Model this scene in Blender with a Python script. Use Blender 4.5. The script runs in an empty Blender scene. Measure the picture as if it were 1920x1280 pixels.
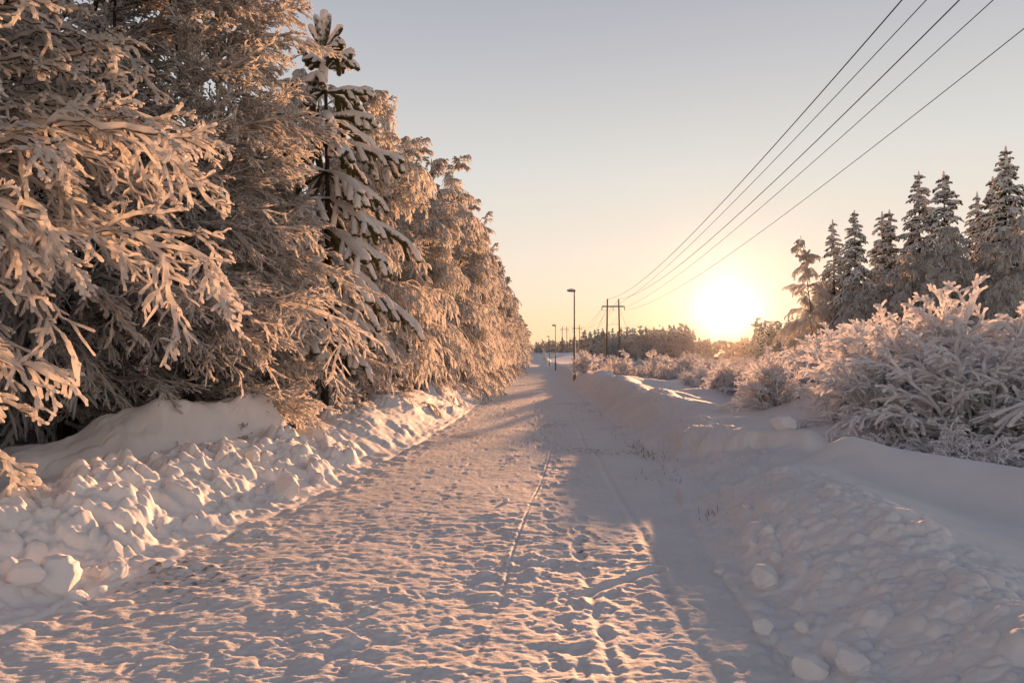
import bpy, math, random
import numpy as np
from mathutils import Vector

sc = bpy.context.scene
C = sc.collection
R = math.radians

# ------------------------------------------------------------------ camera
CAM_Z = 1.70
PITCH = math.atan(32 / 1280)
cd = bpy.data.cameras.new("camera")
cam = bpy.data.objects.new("camera", cd)
C.objects.link(cam)
cd.sensor_width = 36.0
cd.lens = 24.0
cd.clip_start = 0.05
cd.clip_end = 3000
cam.location = (0, 0, CAM_Z)
cam.rotation_euler = (R(90) + PITCH, 0, 0)
sc.camera = cam

# ------------------------------------------------------------------ sun direction
SUN_AZ = R(17.3)           # to the right of the view
SUN_EL = R(3.72)
SUN_DIR = Vector((math.sin(SUN_AZ) * math.cos(SUN_EL), math.cos(SUN_AZ) * math.cos(SUN_EL), math.sin(SUN_EL)))

# ------------------------------------------------------------------ world: low winter sun in a clear sky
w = bpy.data.worlds.new("World")
sc.world = w
w.use_nodes = True
nt = w.node_tree
for n in list(nt.nodes):
    nt.nodes.remove(n)
def wn(t, **k):
    n = nt.nodes.new(t)
    for a, b in k.items():
        setattr(n, a, b)
    return n
def wl(a, b):
    nt.links.new(a, b)
def wmath(op, a, b=None, c=None):
    n = wn('ShaderNodeMath', operation=op)
    for i, v in enumerate((a, b, c)):
        if v is None:
            continue
        if isinstance(v, (int, float)):
            n.inputs[i].default_value = v
        else:
            wl(v, n.inputs[i])
    return n.outputs[0]
out = wn('ShaderNodeOutputWorld')
sky = wn('ShaderNodeTexSky', sky_type='NISHITA')
sky.sun_disc = False
sky.sun_elevation = SUN_EL
sky.sun_rotation = SUN_AZ
sky.altitude = 100
sky.air_density = 1.0
sky.dust_density = 1.0
sky.ozone_density = 1.0
tc = wn('ShaderNodeTexCoord')
nrm = wn('ShaderNodeVectorMath', operation='NORMALIZE')
wl(tc.outputs['Generated'], nrm.inputs[0])
sep = wn('ShaderNodeSeparateXYZ')
wl(nrm.outputs[0], sep.inputs[0])
# pale winter haze high in the air: elevation tint
ramp = wn('ShaderNodeValToRGB')
el = ramp.color_ramp
SKY_STOPS = [
    (0.00, (0.98, 0.650, 0.360)),
    (0.06, (0.94, 0.715, 0.480)),
    (0.09, (0.93, 0.745, 0.570)),
    (0.14, (0.86, 0.745, 0.630)),
    (0.26, (0.695, 0.685, 0.650)),
    (0.40, (0.505, 0.510, 0.540)),
    (0.50, (0.390, 0.405, 0.465)),
    (0.62, (0.165, 0.180, 0.235)),
    (1.00, (0.070, 0.082, 0.130)),
]
el.elements[0].position = SKY_STOPS[0][0]
el.elements[0].color = SKY_STOPS[0][1] + (1,)
el.elements[1].position = SKY_STOPS[-1][0]
el.elements[1].color = SKY_STOPS[-1][1] + (1,)
for p_, c_ in SKY_STOPS[1:-1]:
    e = el.elements.new(p_)
    e.color = c_ + (1,)
wl(sep.outputs['Z'], ramp.inputs[0])
bg_sky = wn('ShaderNodeBackground')
bg_sky.inputs[1].default_value = 0.0015
wl(sky.outputs[0], bg_sky.inputs[0])
bg_air = wn('ShaderNodeBackground')
bg_air.inputs[1].default_value = 0.45
wl(ramp.outputs[0], bg_air.inputs[0])
# bright aureole of the sun in the sky
dot = wn('ShaderNodeVectorMath', operation='DOT_PRODUCT')
wl(nrm.outputs[0], dot.inputs[0])
dot.inputs[1].default_value = SUN_DIR
dd = wmath('MAXIMUM', dot.outputs['Value'], 0.0)
bg_a = wn('ShaderNodeBackground'); bg_a.inputs[0].default_value = (1.0, 0.95, 0.80, 1)
wl(wmath('MULTIPLY', wmath('POWER', dd, 8000.0), 2.2), bg_a.inputs[1])
bg_b = wn('ShaderNodeBackground'); bg_b.inputs[0].default_value = (1.0, 0.80, 0.50, 1)
wl(wmath('MULTIPLY', wmath('POWER', dd, 300.0), 0.05), bg_b.inputs[1])
bg_c = wn('ShaderNodeBackground'); bg_c.inputs[0].default_value = (1.0, 0.62, 0.28, 1)
wl(wmath('MULTIPLY', wmath('POWER', dd, 14.0), 0.02), bg_c.inputs[1])
acc = bg_sky.outputs[0]
for b in (bg_air, bg_a, bg_b, bg_c):
    a_ = wn('ShaderNodeAddShader')
    wl(acc, a_.inputs[0]); wl(b.outputs[0], a_.inputs[1])
    acc = a_.outputs[0]
wl(acc, out.inputs['Surface'])

# ------------------------------------------------------------------ sun lamp
sd = bpy.data.lights.new("sun", 'SUN')
sd.energy = 5.0
sd.angle = R(1.0)
sd.color = (1.0, 0.475, 0.215)
sun = bpy.data.objects.new("sun", sd)
LAMP_AZ, LAMP_EL = R(17.6), R(4.5)      # as the shadows on the road fall
LAMP_DIR = Vector((math.sin(LAMP_AZ) * math.cos(LAMP_EL), math.cos(LAMP_AZ) * math.cos(LAMP_EL), math.sin(LAMP_EL)))
sun.rotation_euler = LAMP_DIR.to_track_quat('Z', 'Y').to_euler()
sun.location = (60, 200, 60)
C.objects.link(sun)

sc.view_settings.view_transform = 'Standard'
sc.view_settings.look = 'None'
sc.view_settings.exposure = 1.22
sc.view_settings.gamma = 1.0
sc.view_settings.use_curve_mapping = False
sc.cycles.max_bounces = 8
sc.cycles.diffuse_bounces = 6
sc.cycles.glossy_bounces = 1
sc.cycles.transmission_bounces = 5
sc.cycles.volume_bounces = 0
sc.cycles.transparent_max_bounces = 4
sc.cycles.use_denoising = True

# ------------------------------------------------------------------ object helpers
def tag(o, label=None, cat=None, group=None, kind=None):
    if label: o['label'] = label
    if cat: o['category'] = cat
    if group: o['group'] = group
    if kind: o['kind'] = kind
    return o

def thing(name, loc, label, cat, group=None, rz=0.0):
    o = bpy.data.objects.new(name, None)
    o.empty_display_size = 0.2
    C.objects.link(o)
    o.location = loc
    o.rotation_euler = (0, 0, rz)
    return tag(o, label, cat, group)

def mesh_np(name, V, Q, smooth=True):
    """mesh from numpy vertices and an (n,4) or (n,3) face index array"""
    me = bpy.data.meshes.new(name)
    V = np.ascontiguousarray(V, np.float32)
    Q = np.ascontiguousarray(Q, np.int32)
    k = Q.shape[1]
    me.vertices.add(len(V)); me.vertices.foreach_set('co', V.ravel())
    me.loops.add(Q.size); me.loops.foreach_set('vertex_index', Q.ravel())
    me.polygons.add(len(Q))
    me.polygons.foreach_set('loop_start', np.arange(0, Q.size, k, dtype=np.int32))
    if smooth:
        me.polygons.foreach_set('use_smooth', np.ones(len(Q), bool))
    me.update()
    return me

def obj(name, me, mat=None, parent=None, loc=(0, 0, 0)):
    o = bpy.data.objects.new(name, me)
    if mat is not None and not me.materials:
        me.materials.append(mat)
    C.objects.link(o)
    o.location = loc
    if parent is not None:
        o.parent = parent
    return o

def copy_tree(o, parent=None):
    c = o.copy()
    C.objects.link(c)
    if parent is not None:
        c.parent = parent
    for ch in list(o.children):
        copy_tree(ch, c)
    return c

# ------------------------------------------------------------------ materials
def material(name):
    m = bpy.data.materials.new(name)
    m.use_nodes = True
    t = m.node_tree
    for n in list(t.nodes):
        t.nodes.remove(n)
    return m, t

def N(t, kind, **k):
    n = t.nodes.new(kind)
    for a, b in k.items():
        setattr(n, a, b)
    return n

def snow_ground(name, base, dirt=0.0, bump=0.35):
    m, t = material(name)
    o = N(t, 'ShaderNodeOutputMaterial')
    b = N(t, 'ShaderNodeBsdfPrincipled')
    b.inputs['Roughness'].default_value = 0.75
    b.inputs['Specular IOR Level'].default_value = 0.25
    geo = N(t, 'ShaderNodeNewGeometry')
    n1 = N(t, 'ShaderNodeTexNoise'); n1.inputs['Scale'].default_value = 1.3; n1.inputs['Detail'].default_value = 5
    t.links.new(geo.outputs['Position'], n1.inputs['Vector'])
    rp = N(t, 'ShaderNodeValToRGB')
    rp.color_ramp.elements[0].color = tuple(v * 0.90 for v in base) + (1,)
    rp.color_ramp.elements[1].color = tuple(base) + (1,)
    rp.color_ramp.elements[0].position = 0.3
    rp.color_ramp.elements[1].position = 0.7
    t.links.new(n1.outputs[0], rp.inputs[0])
    col = rp.outputs[0]
    if dirt > 0:
        # sand and gravel showing through the packed snow in scattered specks
        n2 = N(t, 'ShaderNodeTexNoise'); n2.inputs['Scale'].default_value = 0.45; n2.inputs['Detail'].default_value = 2
        n3 = N(t, 'ShaderNodeTexNoise'); n3.inputs['Scale'].default_value = 14.0; n3.inputs['Detail'].default_value = 6
        for q in (n2, n3):
            t.links.new(geo.outputs['Position'], q.inputs['Vector'])
        mu = N(t, 'ShaderNodeMath', operation='MULTIPLY')
        t.links.new(n2.outputs[0], mu.inputs[0]); t.links.new(n3.outputs[0], mu.inputs[1])
        mr = N(t, 'ShaderNodeMapRange'); mr.inputs['From Min'].default_value = 0.33; mr.inputs['From Max'].default_value = 0.42
        mr.inputs['To Max'].default_value = dirt
        t.links.new(mu.outputs[0], mr.inputs['Value'])
        mx = N(t, 'ShaderNodeMix', data_type='RGBA')
        mx.inputs['B'].default_value = (0.10, 0.075, 0.055, 1)
        t.links.new(mr.outputs[0], mx.inputs['Factor']); t.links.new(col, mx.inputs['A'])
        col = mx.outputs['Result']
    t.links.new(col, b.inputs['Base Color'])
    nb = N(t, 'ShaderNodeTexNoise'); nb.inputs['Scale'].default_value = 22; nb.inputs['Detail'].default_value = 9
    nb.inputs['Roughness'].default_value = 0.65
    t.links.new(geo.outputs['Position'], nb.inputs['Vector'])
    bp = N(t, 'ShaderNodeBump'); bp.inputs['Strength'].default_value = bump; bp.inputs['Distance'].default_value = 0.02
    t.links.new(nb.outputs[0], bp.inputs['Height'])
    t.links.new(bp.outputs[0], b.inputs['Normal'])
    t.links.new(b.outputs[0], o.inputs['Surface'])
    return m

def snow_on(name, under, snow=(0.90, 0.89, 0.90), lo=-0.55, hi=-0.15, transl=0.28, nscale=9.0, warm=(1.0, 1.0)):
    """snow lying on the upper side of a branch, bark or needles showing underneath"""
    m, t = material(name)
    o = N(t, 'ShaderNodeOutputMaterial')
    geo = N(t, 'ShaderNodeNewGeometry')
    sx = N(t, 'ShaderNodeSeparateXYZ'); t.links.new(geo.outputs['Normal'], sx.inputs[0])
    no = N(t, 'ShaderNodeTexNoise'); no.inputs['Scale'].default_value = nscale; no.inputs['Detail'].default_value = 2
    t.links.new(geo.outputs['Position'], no.inputs['Vector'])
    ad = N(t, 'ShaderNodeMath', operation='MULTIPLY_ADD'); ad.inputs[1].default_value = 1.2; ad.inputs[2].default_value = -0.6
    t.links.new(no.outputs[0], ad.inputs[0])
    a2 = N(t, 'ShaderNodeMath', operation='ADD'); t.links.new(sx.outputs['Z'], a2.inputs[0]); t.links.new(ad.outputs[0], a2.inputs[1])
    mr = N(t, 'ShaderNodeMapRange'); mr.inputs['From Min'].default_value = lo; mr.inputs['From Max'].default_value = hi
    t.links.new(a2.outputs[0], mr.inputs['Value'])
    nb = N(t, 'ShaderNodeTexNoise'); nb.inputs['Scale'].default_value = 45; nb.inputs['Detail'].default_value = 3
    t.links.new(geo.outputs['Position'], nb.inputs['Vector'])
    bp = N(t, 'ShaderNodeBump'); bp.inputs['Strength'].default_value = 0.55; bp.inputs['Distance'].default_value = 0.015
    t.links.new(nb.outputs[0], bp.inputs['Height'])
    d1 = N(t, 'ShaderNodeBsdfDiffuse'); d1.inputs[0].default_value = tuple(under) + (1,)
    d2 = N(t, 'ShaderNodeBsdfDiffuse'); d2.inputs[0].default_value = tuple(snow) + (1,)
    tr = N(t, 'ShaderNodeBsdfTranslucent'); tr.inputs[0].default_value = (snow[0], snow[1] * warm[0], snow[2] * warm[1], 1)
    t.links.new(bp.outputs[0], d2.inputs['Normal'])
    ms = N(t, 'ShaderNodeMixShader'); ms.inputs[0].default_value = transl
    t.links.new(d2.outputs[0], ms.inputs[1]); t.links.new(tr.outputs[0], ms.inputs[2])
    mm = N(t, 'ShaderNodeMixShader')
    t.links.new(mr.outputs[0], mm.inputs[0]); t.links.new(d1.outputs[0], mm.inputs[1]); t.links.new(ms.outputs[0], mm.inputs[2])
    t.links.new(mm.outputs[0], o.inputs['Surface'])
    return m

def plain(name, col, rough=0.8, metal=0.0, nscale=12.0, var=0.35):
    m, t = material(name)
    o = N(t, 'ShaderNodeOutputMaterial')
    b = N(t, 'ShaderNodeBsdfPrincipled')
    b.inputs['Roughness'].default_value = rough
    b.inputs['Metallic'].default_value = metal
    tcn = N(t, 'ShaderNodeTexCoord')
    no = N(t, 'ShaderNodeTexNoise'); no.inputs['Scale'].default_value = nscale; no.inputs['Detail'].default_value = 4
    t.links.new(tcn.outputs['Object'], no.inputs['Vector'])
    rp = N(t, 'ShaderNodeValToRGB')
    rp.color_ramp.elements[0].color = tuple(v * (1 - var) for v in col) + (1,)
    rp.color_ramp.elements[1].color = tuple(min(1, v * (1 + var)) for v in col) + (1,)
    t.links.new(no.outputs[0], rp.inputs[0]); t.links.new(rp.outputs[0], b.inputs['Base Color'])
    t.links.new(b.outputs[0], o.inputs['Surface'])
    return m

M_FIELD = snow_ground('field_snow', (0.82, 0.81, 0.83), 0.0, 0.10)
M_BANK = snow_ground('bank_snow', (0.82, 0.81, 0.82), 0.0, 0.22)
M_ROAD = snow_ground('packed_snow', (0.79, 0.78, 0.79), 0.75, 0.6)
M_TWIG = snow_on('frosted_twig', (0.055, 0.038, 0.026), lo=-1.0, hi=-0.50, transl=0.68, warm=(0.985, 0.94))
M_TWIG_THIN = snow_on('rime_twig', (0.14, 0.105, 0.08), lo=-1.1, hi=-0.50, transl=0.70, warm=(0.985, 0.94))
M_SPRUCE = snow_on('snowy_needles', (0.030, 0.038, 0.026), lo=-0.55, hi=0.10, nscale=5.0)
M_PINE = snow_on('pine_snow_pillow', (0.055, 0.060, 0.035), lo=-0.40, hi=0.0, nscale=14.0)
M_BUSH = snow_on('snowy_willow', (0.10, 0.075, 0.06), snow=(0.95, 0.94, 0.95), lo=-1.3, hi=-1.0, transl=0.62)
M_BARK = snow_on('bark', (0.060, 0.042, 0.032), lo=0.25, hi=0.6, transl=0.1, nscale=4.0)
M_WOOD = plain('weathered_wood', (0.16, 0.11, 0.075), 0.85)
M_STEEL = plain('galvanised_steel', (0.20, 0.165, 0.13), 0.6, 0.2)
M_WIRE = plain('cable_metal', (0.10, 0.09, 0.085), 0.6, 0.3)
M_GLASSY = plain('insulator_ceramic', (0.16, 0.10, 0.07), 0.4)
M_CAP = snow_ground('snow_cap', (0.82, 0.81, 0.82), 0.0, 0.2)
M_GRASS = plain('dry_grass_straw', (0.32, 0.23, 0.14), 0.9)

# ------------------------------------------------------------------ noise
def hsh(ix, iy, s):
    n = (ix * 374761393 + iy * 668265263 + s * 974634541) & 0xffffffff
    n = ((n ^ (n >> 13)) * 1274126177) & 0xffffffff
    n = ((n ^ (n >> 15)) * 1103515245) & 0xffffffff
    return ((n ^ (n >> 16)) & 0xffff) / 65535.0

def vnoise(x, y, s=0):
    ix = np.floor(x).astype(np.int64); iy = np.floor(y).astype(np.int64)
    fx = x - ix; fy = y - iy
    fx = fx * fx * fx * (fx * (fx * 6 - 15) + 10); fy = fy * fy * fy * (fy * (fy * 6 - 15) + 10)
    a = hsh(ix, iy, s); b = hsh(ix + 1, iy, s); c = hsh(ix, iy + 1, s); d = hsh(ix + 1, iy + 1, s)
    return (a + (b - a) * fx) * (1 - fy) + (c + (d - c) * fx) * fy - 0.5

def fbm(x, y, s=0, o=4, g=0.5):
    v = 0; a = 1.0
    for i in range(o):
        v = v + a * vnoise(x * 2 ** i + 17.3 * i, y * 2 ** i - 9.1 * i, s + i)
        a *= g
    return v

def clods(x, y, cell, s, lo=0.30, hi=0.75, dens=0.8):
    """rounded lumps scattered on a jittered grid, heights 0..1"""
    gx = np.floor(x / cell).astype(np.int64); gy = np.floor(y / cell).astype(np.int64)
    best = np.zeros_like(x)
    for i in (-1, 0, 1):
        for j in (-1, 0, 1):
            cx = gx + i; cy = gy + j
            px = (cx + hsh(cx, cy, s)) * cell; py = (cy + hsh(cx, cy, s + 1)) * cell
            r = (lo + (hi - lo) * hsh(cx, cy, s + 2) ** 2) * cell
            e = 0.7 + 0.6 * hsh(cx, cy, s + 4)
            d2 = (((x - px) * e) ** 2 + ((y - py) / e) ** 2) / (r * r)
            on = hsh(cx, cy, s + 3) < dens
            b = np.where(on, np.sqrt(np.maximum(0, 1 - d2)) * r / cell, 0)
            best = np.maximum(best, b)
    return best

def sst(a, b, v):
    t = np.clip((v - a) / (b - a), 0, 1)
    return t * t * (3 - 2 * t)

def smax(a, b, k=0.12):
    h = np.clip(0.5 + 0.5 * (a - b) / k, 0, 1)
    return b + (a - b) * h + k * h * (1 - h)

def capsule(x, y, ax, ay, bx, by):
    dx, dy = bx - ax, by - ay
    t = np.clip(((x - ax) * dx + (y - ay) * dy) / (dx * dx + dy * dy), 0, 1)
    return np.hypot(x - ax - t * dx, y - ay - t * dy), t

# ------------------------------------------------------------------ terrain
SL = 0.036        # the road drifts to the right with distance
def toe_l(y):
    return -2.15 - 1.5 * np.exp(-(np.maximum(y, 0.5) - 3.0) / 6.0)
def toe_r(y):
    return 1.42 + 0.62 * sst(4, 12, y) + 0.2 * sst(40, 80, y)
def base_z(x, y):
    b = 4.6 * sst(180, 335, y)
    rel = x - SL * y
    return b + 0.9 * sst(80, 170, y) * sst(7, 22, rel)

rngp = np.random.default_rng(5)
def make_prints():
    P = []
    # a churned walking line up the middle, prints scattered elsewhere
    y = 3.0
    while y < 28:
        for s in (-1, 1):
            P.append((0.02 * y + 0.40 + s * 0.13 + rngp.normal(0, 0.10), y + rngp.normal(0, 0.1), rngp.uniform(0.045, 0.07), rngp.uniform(0.10, 0.15), rngp.uniform(0.012, 0.024), rngp.normal(0, 0.25)))
        y += 0.34
    for y0, x0, sx in ((3, 1.25, 0.035), (3.4, 1.45, 0.06), (3.2, -1.0, 0.03), (3, -2.0, 0.10)):
        y = y0
        while y < 22:
            P.append((x0 + sx * (y - y0) + rngp.normal(0, 0.06), y, rngp.uniform(0.03, 0.05), rngp.uniform(0.06, 0.11), rngp.uniform(0.006, 0.015), rngp.normal(0, 0.5)))
            y += rngp.uniform(0.16, 0.4)
    for i in range(380):
        y = rngp.uniform(2.8, 24)
        P.append((SL * y + rngp.uniform(-2.6, 1.9), y, rngp.uniform(0.03, 0.07), rngp.uniform(0.05, 0.15), rngp.uniform(0.004, 0.014), rngp.normal(0, 0.6)))
    return P
PRINTS = make_prints()

def groove(x, y, x0, sl, wd, dp, y0=2.0, y1=40.0, curve=0.0):
    d = np.abs(x - (x0 + sl * y + curve * y * y))
    m = sst(y0, y0 + 1, y) * (1 - sst(y1 - 3, y1, y))
    g = np.exp(-(d / wd) ** 2)
    rim = np.exp(-((d - 2.2 * wd) / (wd)) ** 2)
    return m * dp * (-g + 0.35 * rim)

def amp_streak(x, y):
    # strips packed smooth by passing runners and tyres, rough snow between them
    return 0.40 + 1.15 * sst(-0.22, 0.25, fbm((x - SL * y) / 0.42, y / 5.0, 25, 2))

def road_z(x, y):
    rel = x - SL * y
    near = 1 - sst(25, 70, y)
    z = 0.026 * fbm(x / 1.6, y / 1.6, 3, 3)
    amp = amp_streak(x, y)
    side = 1 - 0.75 * sst(0.95, 1.25, x - 0.02 * y)         # the right third is smoother, fresh snow
    # scuffed, wind-crusted snow
    q = fbm(x / 0.19, y / 0.13, 11, 4, 0.6)
    amp = amp * (0.45 + 0.9 * np.clip(fbm(x / 1.1, y / 1.4, 21, 2) + 0.35, 0, 1.2))
    z = z + (0.0085 * q * np.abs(q) * 2.2 + 0.0038 * q) * amp * side * (0.35 + 0.65 * near)
    z = z + 0.013 * clods(x, y, 0.17, 31, 0.2, 0.6, 0.45) * amp * side * near
    rw = np.exp(-((x - 0.42 - 0.022 * y) / 0.45) ** 2)
    z = z + 0.016 * rw * fbm(x / 0.20, y / 0.20, 41, 4) * near
    z = z + 0.008 * fbm(x / 0.085, y / 0.055, 33, 2) * side * near
    z = z + groove(x + 0.10 * vnoise(y / 1.6, y * 0, 5), y, -0.62, 0.105, 0.012, 0.008, 2, 22) * (0.35 + 0.65 * sst(-0.1, 0.15, vnoise(y / 0.8, y * 0 + 3.3, 7)))
    z = z + groove(x + 0.12 * vnoise(y / 2.3, y * 0, 6), y, 0.98, 0.036, 0.034, 0.011, 2, 24)
    z = z + groove(x, y, 0.48, 0.018, 0.030, 0.011, 2, 7.5)
    # short track crossing towards the right
    d, t = capsule(x, y, 0.45, 4.95, 1.15, 5.5)
    z = z - 0.028 * np.exp(-(d / 0.035) ** 2) + 0.010 * np.exp(-((d - 0.085) / 0.04) ** 2)
    # toes of the banks
    tl, tr = toe_l(y), toe_r(y)
    edge = sst(0.7, 0.0, rel - tl) + sst(0.5, 0.0, tr - rel)
    z = z + 0.05 * edge * clods(x, y, 0.16, 51, 0.25, 0.75, 0.7) * 1.2 * (0.4 + 0.6 * near)
    return z

def bank_l(x, y):
    rel = x - SL * y
    d = toe_l(y) - rel + 0.12 * fbm(x / 0.8, y / 0.8, 61, 3)
    hl = 0.60 + 0.14 * sst(11, 18, y) + 0.30 * fbm(x * 0.2, y / 2.3, 63, 2)
    up = sst(-0.05, 1.25, d) ** 0.85
    floor = 0.34
    z = hl * up + (floor - hl) * sst(1.25, 2.6, d)
    # big ploughed heap by the birches
    dc, t = capsule(x, y, -5.75, 8.2, -3.95, 10.6)
    dc = dc + 0.22 * fbm(x / 0.9, y / 0.9, 67, 3)
    mh = (0.66 + 0.52 * sst(0.0, 0.55, t)) * (1 - sst(0.05, 1.15, dc)) * (1 + 0.25 * fbm(x / 0.7, y / 0.7, 69, 2))
    mh = mh + sst(0.2, 0.5, mh) * (0.12 * clods(x, y, 0.8, 70, 0.4, 0.8, 0.7) + 0.05 * clods(x, y, 0.33, 72, 0.4, 0.8, 0.5) + 0.03 * fbm(x / 0.22, y / 0.22, 73, 3))
    z = smax(z, mh, 0.10)
    slope = sst(0.0, 0.3, d) * (1 - 0.8 * sst(1.6, 2.6, d)) * (1 - 0.75 * sst(0.25, 0.6, mh))
    slope = slope * (0.45 + 0.9 * sst(-0.25, 0.3, fbm(x / 1.3, y / 1.3, 89, 2)))
    z = z + slope * (0.20 * np.minimum(clods(x, y, 0.48, 71, 0.3, 0.8, 0.42), 0.40) + 0.014 * fbm(x / 0.05, y / 0.05, 81, 2)
                     + 0.13 * np.minimum(clods(x + 3.1, y, 0.23, 75, 0.25, 0.8, 0.55), 0.40)
                     + 0.06 * clods(x, y + 1.7, 0.10, 79, 0.2, 0.8, 0.6))
    z = z + 0.022 * fbm(x / 0.09, y / 0.09, 85, 2) * slope
    z = z + 0.05 * fbm(x / 0.30, y / 0.30, 83, 3) * sst(0, 0.3, d) * (0.35 + 0.65 * slope)
    # runnels pulled down the far slope by the plough blade
    z = z + road_z(x, y) * (1 - sst(-0.05, 0.35, d))
    z = z + sst(10, 14, y) * slope * 0.075 * fbm((y - 0.9 * d) / 0.34, d / 1.2, 87, 2)
    return z

def field_r(x, y):
    rel = x - SL * y
    z = 0.40 - 0.18 * (1 - sst(6, 10, y)) + 0.22 * fbm(x / 4.5, y / 5.0, 91, 2)
    dc, t = capsule(x, y, 4.0, 8.1, 5.5, 5.6)
    z = smax(z, (0.72 - 0.12 * t) * (1 - sst(0.0, 1.15, dc)), 0.15)
    for cx, cy, sx, sy, hh in ((7.3, 14.3, 1.7, 1.5, 0.70), (5.0, 12.6, 1.3, 1.0, 0.20), (4.9, 18.5, 1.2, 1.0, 0.36), (4.2, 15.5, 0.9, 1.0, 0.18),
                               (6.2, 22.5, 1.6, 1.4, 0.42), (5.4, 28, 1.6, 1.8, 0.40), (4.6, 35, 1.2, 2.2, 0.45), (8.5, 31, 2.2, 2.2, 0.4), (3.1, 4.0, 0.6, 1.2, 0.08), (7.2, 10.3, 1.7, 1.0, 0.46), (5.8, 11.2, 1.0, 0.9, 0.28)):
        z = z + hh * np.exp(-((x - cx) / sx) ** 2 - ((y - cy) / sy) ** 2)
    return z

def bank_r(x, y):
    rel = x - SL * y
    d = rel - toe_r(y) + 0.10 * fbm(x / 0.9, y / 0.9, 101, 3)
    hr = 0.36 + 0.30 * sst(14.3, 16.5, y) + 0.10 * sst(15, 20, y) + 0.34 * fbm(x * 0.15, y / 2.6, 103, 2)
    gap = np.exp(-((y - 0.35 * (d - 0.5) - 8.45) / 0.45) ** 2)
    hr = hr * (1 - 0.85 * gap)
    up = sst(-0.05, 1.05, d)
    fz = field_r(x, y)
    dm, tm = capsule(x, y, 3.30, 11.6, 4.15, 9.65)
    dm = dm + 0.18 * fbm(x / 0.7, y / 0.7, 131, 3)
    heap = (0.56 + 0.14 * tm) * (1 - sst(0.12, 0.85, dm)) * sst(0.0, 0.42, d)
    z = hr * up * (1 - sst(1.05, 2.4, d)) + fz * sst(0.75, 2.2, d)
    slope = sst(0.0, 0.3, d) * (1 - sst(1.05, 1.75, d))
    z = smax(z, heap, 0.08)
    far = 1 - 0.4 * sst(12, 30, y)
    z = z + slope * far * (0.055 * clods(x, y, 0.36, 111, 0.3, 0.75, 0.45) + 0.055 * clods(x + 2, y, 0.17, 115, 0.3, 0.75, 0.5) + 0.022 * fbm(x / 0.11, y / 0.11, 117, 3)
                     + 0.035 * clods(x, y + 5, 0.09, 119, 0.3, 0.7, 0.6))
    z = z + road_z(x, y) * (1 - sst(-0.05, 0.35, d))
    z = z + 0.040 * fbm(x / 0.35, y / 0.35, 123, 3) * slope
    z = z + 0.05 * slope * fbm((y + 0.9 * d) / 0.40, d / 1.1, 127, 2)
    return z

def height(x, y):
    """lie of the snow anywhere, without the footprints"""
    x = np.asarray(x, float); y = np.asarray(y, float)
    rel = x - SL * y
    z = np.where(rel < toe_l(y), bank_l(x, y), np.where(rel > toe_r(y), bank_r(x, y), road_z(x, y)))
    return z + base_z(x, y)
def hz(x, y):
    return float(height(np.array([x]), np.array([y]))[0])

v_ = np.concatenate([np.linspace(1000, 60, 800), np.linspace(59.5, 3.7, 130)])
ROWS = np.concatenate([np.array([-9.0, -6, -4, -2, -1, -0.3, 0.3, 0.8, 1.2, 1.5]), 1.7 * 1280 / v_])
ROWS = ROWS[ROWS < 346]

def grid_mesh(name, X, Y, Z):
    nr, nc = X.shape
    V = np.stack([X, Y, Z], -1).reshape(-1, 3)
    i = np.arange(nr - 1)[:, None] * nc + np.arange(nc - 1)[None, :]
    Q = np.stack([i, i + 1, i + nc + 1, i + nc], -1).reshape(-1, 4)
    return mesh_np(name, V, Q)

def strip(xl, xr, n, p=1.0, flip=False):
    s = np.linspace(0, 1, n) ** p
    if flip:
        s = 1 - s[::-1]
    X = xl[:, None] + (xr - xl)[:, None] * s[None, :]
    return X, np.repeat(ROWS[:, None], n, 1)

cx = SL * ROWS
XL1 = cx + toe_l(ROWS); XR1 = cx + toe_r(ROWS)
XL2 = XL1 - 3.2 - 0.01 * ROWS; XR2 = XR1 + 1.9 + 0.01 * ROWS

# road
X, Y = strip(XL1 - 0.45, XR1 + 0.40, 600)
Z = road_z(X, Y) - 0.09 * (sst(0.03, 0.40, XL1[:, None] - X) + sst(0.03, 0.35, X - XR1[:, None]))
for (px, py, a, b, dp, rot) in PRINTS:
    i0, i1 = np.searchsorted(ROWS, (py - 0.4, py + 0.4))
    if i1 <= i0: continue
    dp *= 0.42 if px > 0.8 else 0.68
    dx = X[i0:i1] - px; dy = Y[i0:i1] - py
    c_, s_ = math.cos(rot), math.sin(rot)
    u = (dx * c_ + dy * s_) / a; v = (-dx * s_ + dy * c_) / b
    r = np.sqrt(u * u + v * v)
    Z[i0:i1] += dp * (-(1 - sst(0.65, 1.05, r)) + 0.16 * np.exp(-((r - 1.25) / 0.25) ** 2))
road = obj('road', grid_mesh('road', X, Y, Z + base_z(X, Y)), M_ROAD)
tag(road, kind='structure')

X, Y = strip(XL2, XL1 + 0.10, 420)
bl = obj('snow_bank_left', grid_mesh('snow_bank_left', X, Y, bank_l(X, Y) + base_z(X, Y) - 0.05 * sst(-0.02, 0.10, X - XL1[:, None])), M_BANK); tag(bl, kind='structure')
X, Y = strip(XR1 - 0.10, XR2, 420)
br = obj('snow_bank_right', grid_mesh('snow_bank_right', X, Y, bank_r(X, Y) + base_z(X, Y) - 0.05 * sst(-0.02, 0.10, XR1[:, None] - X)), M_BANK); tag(br, kind='structure')
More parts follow.
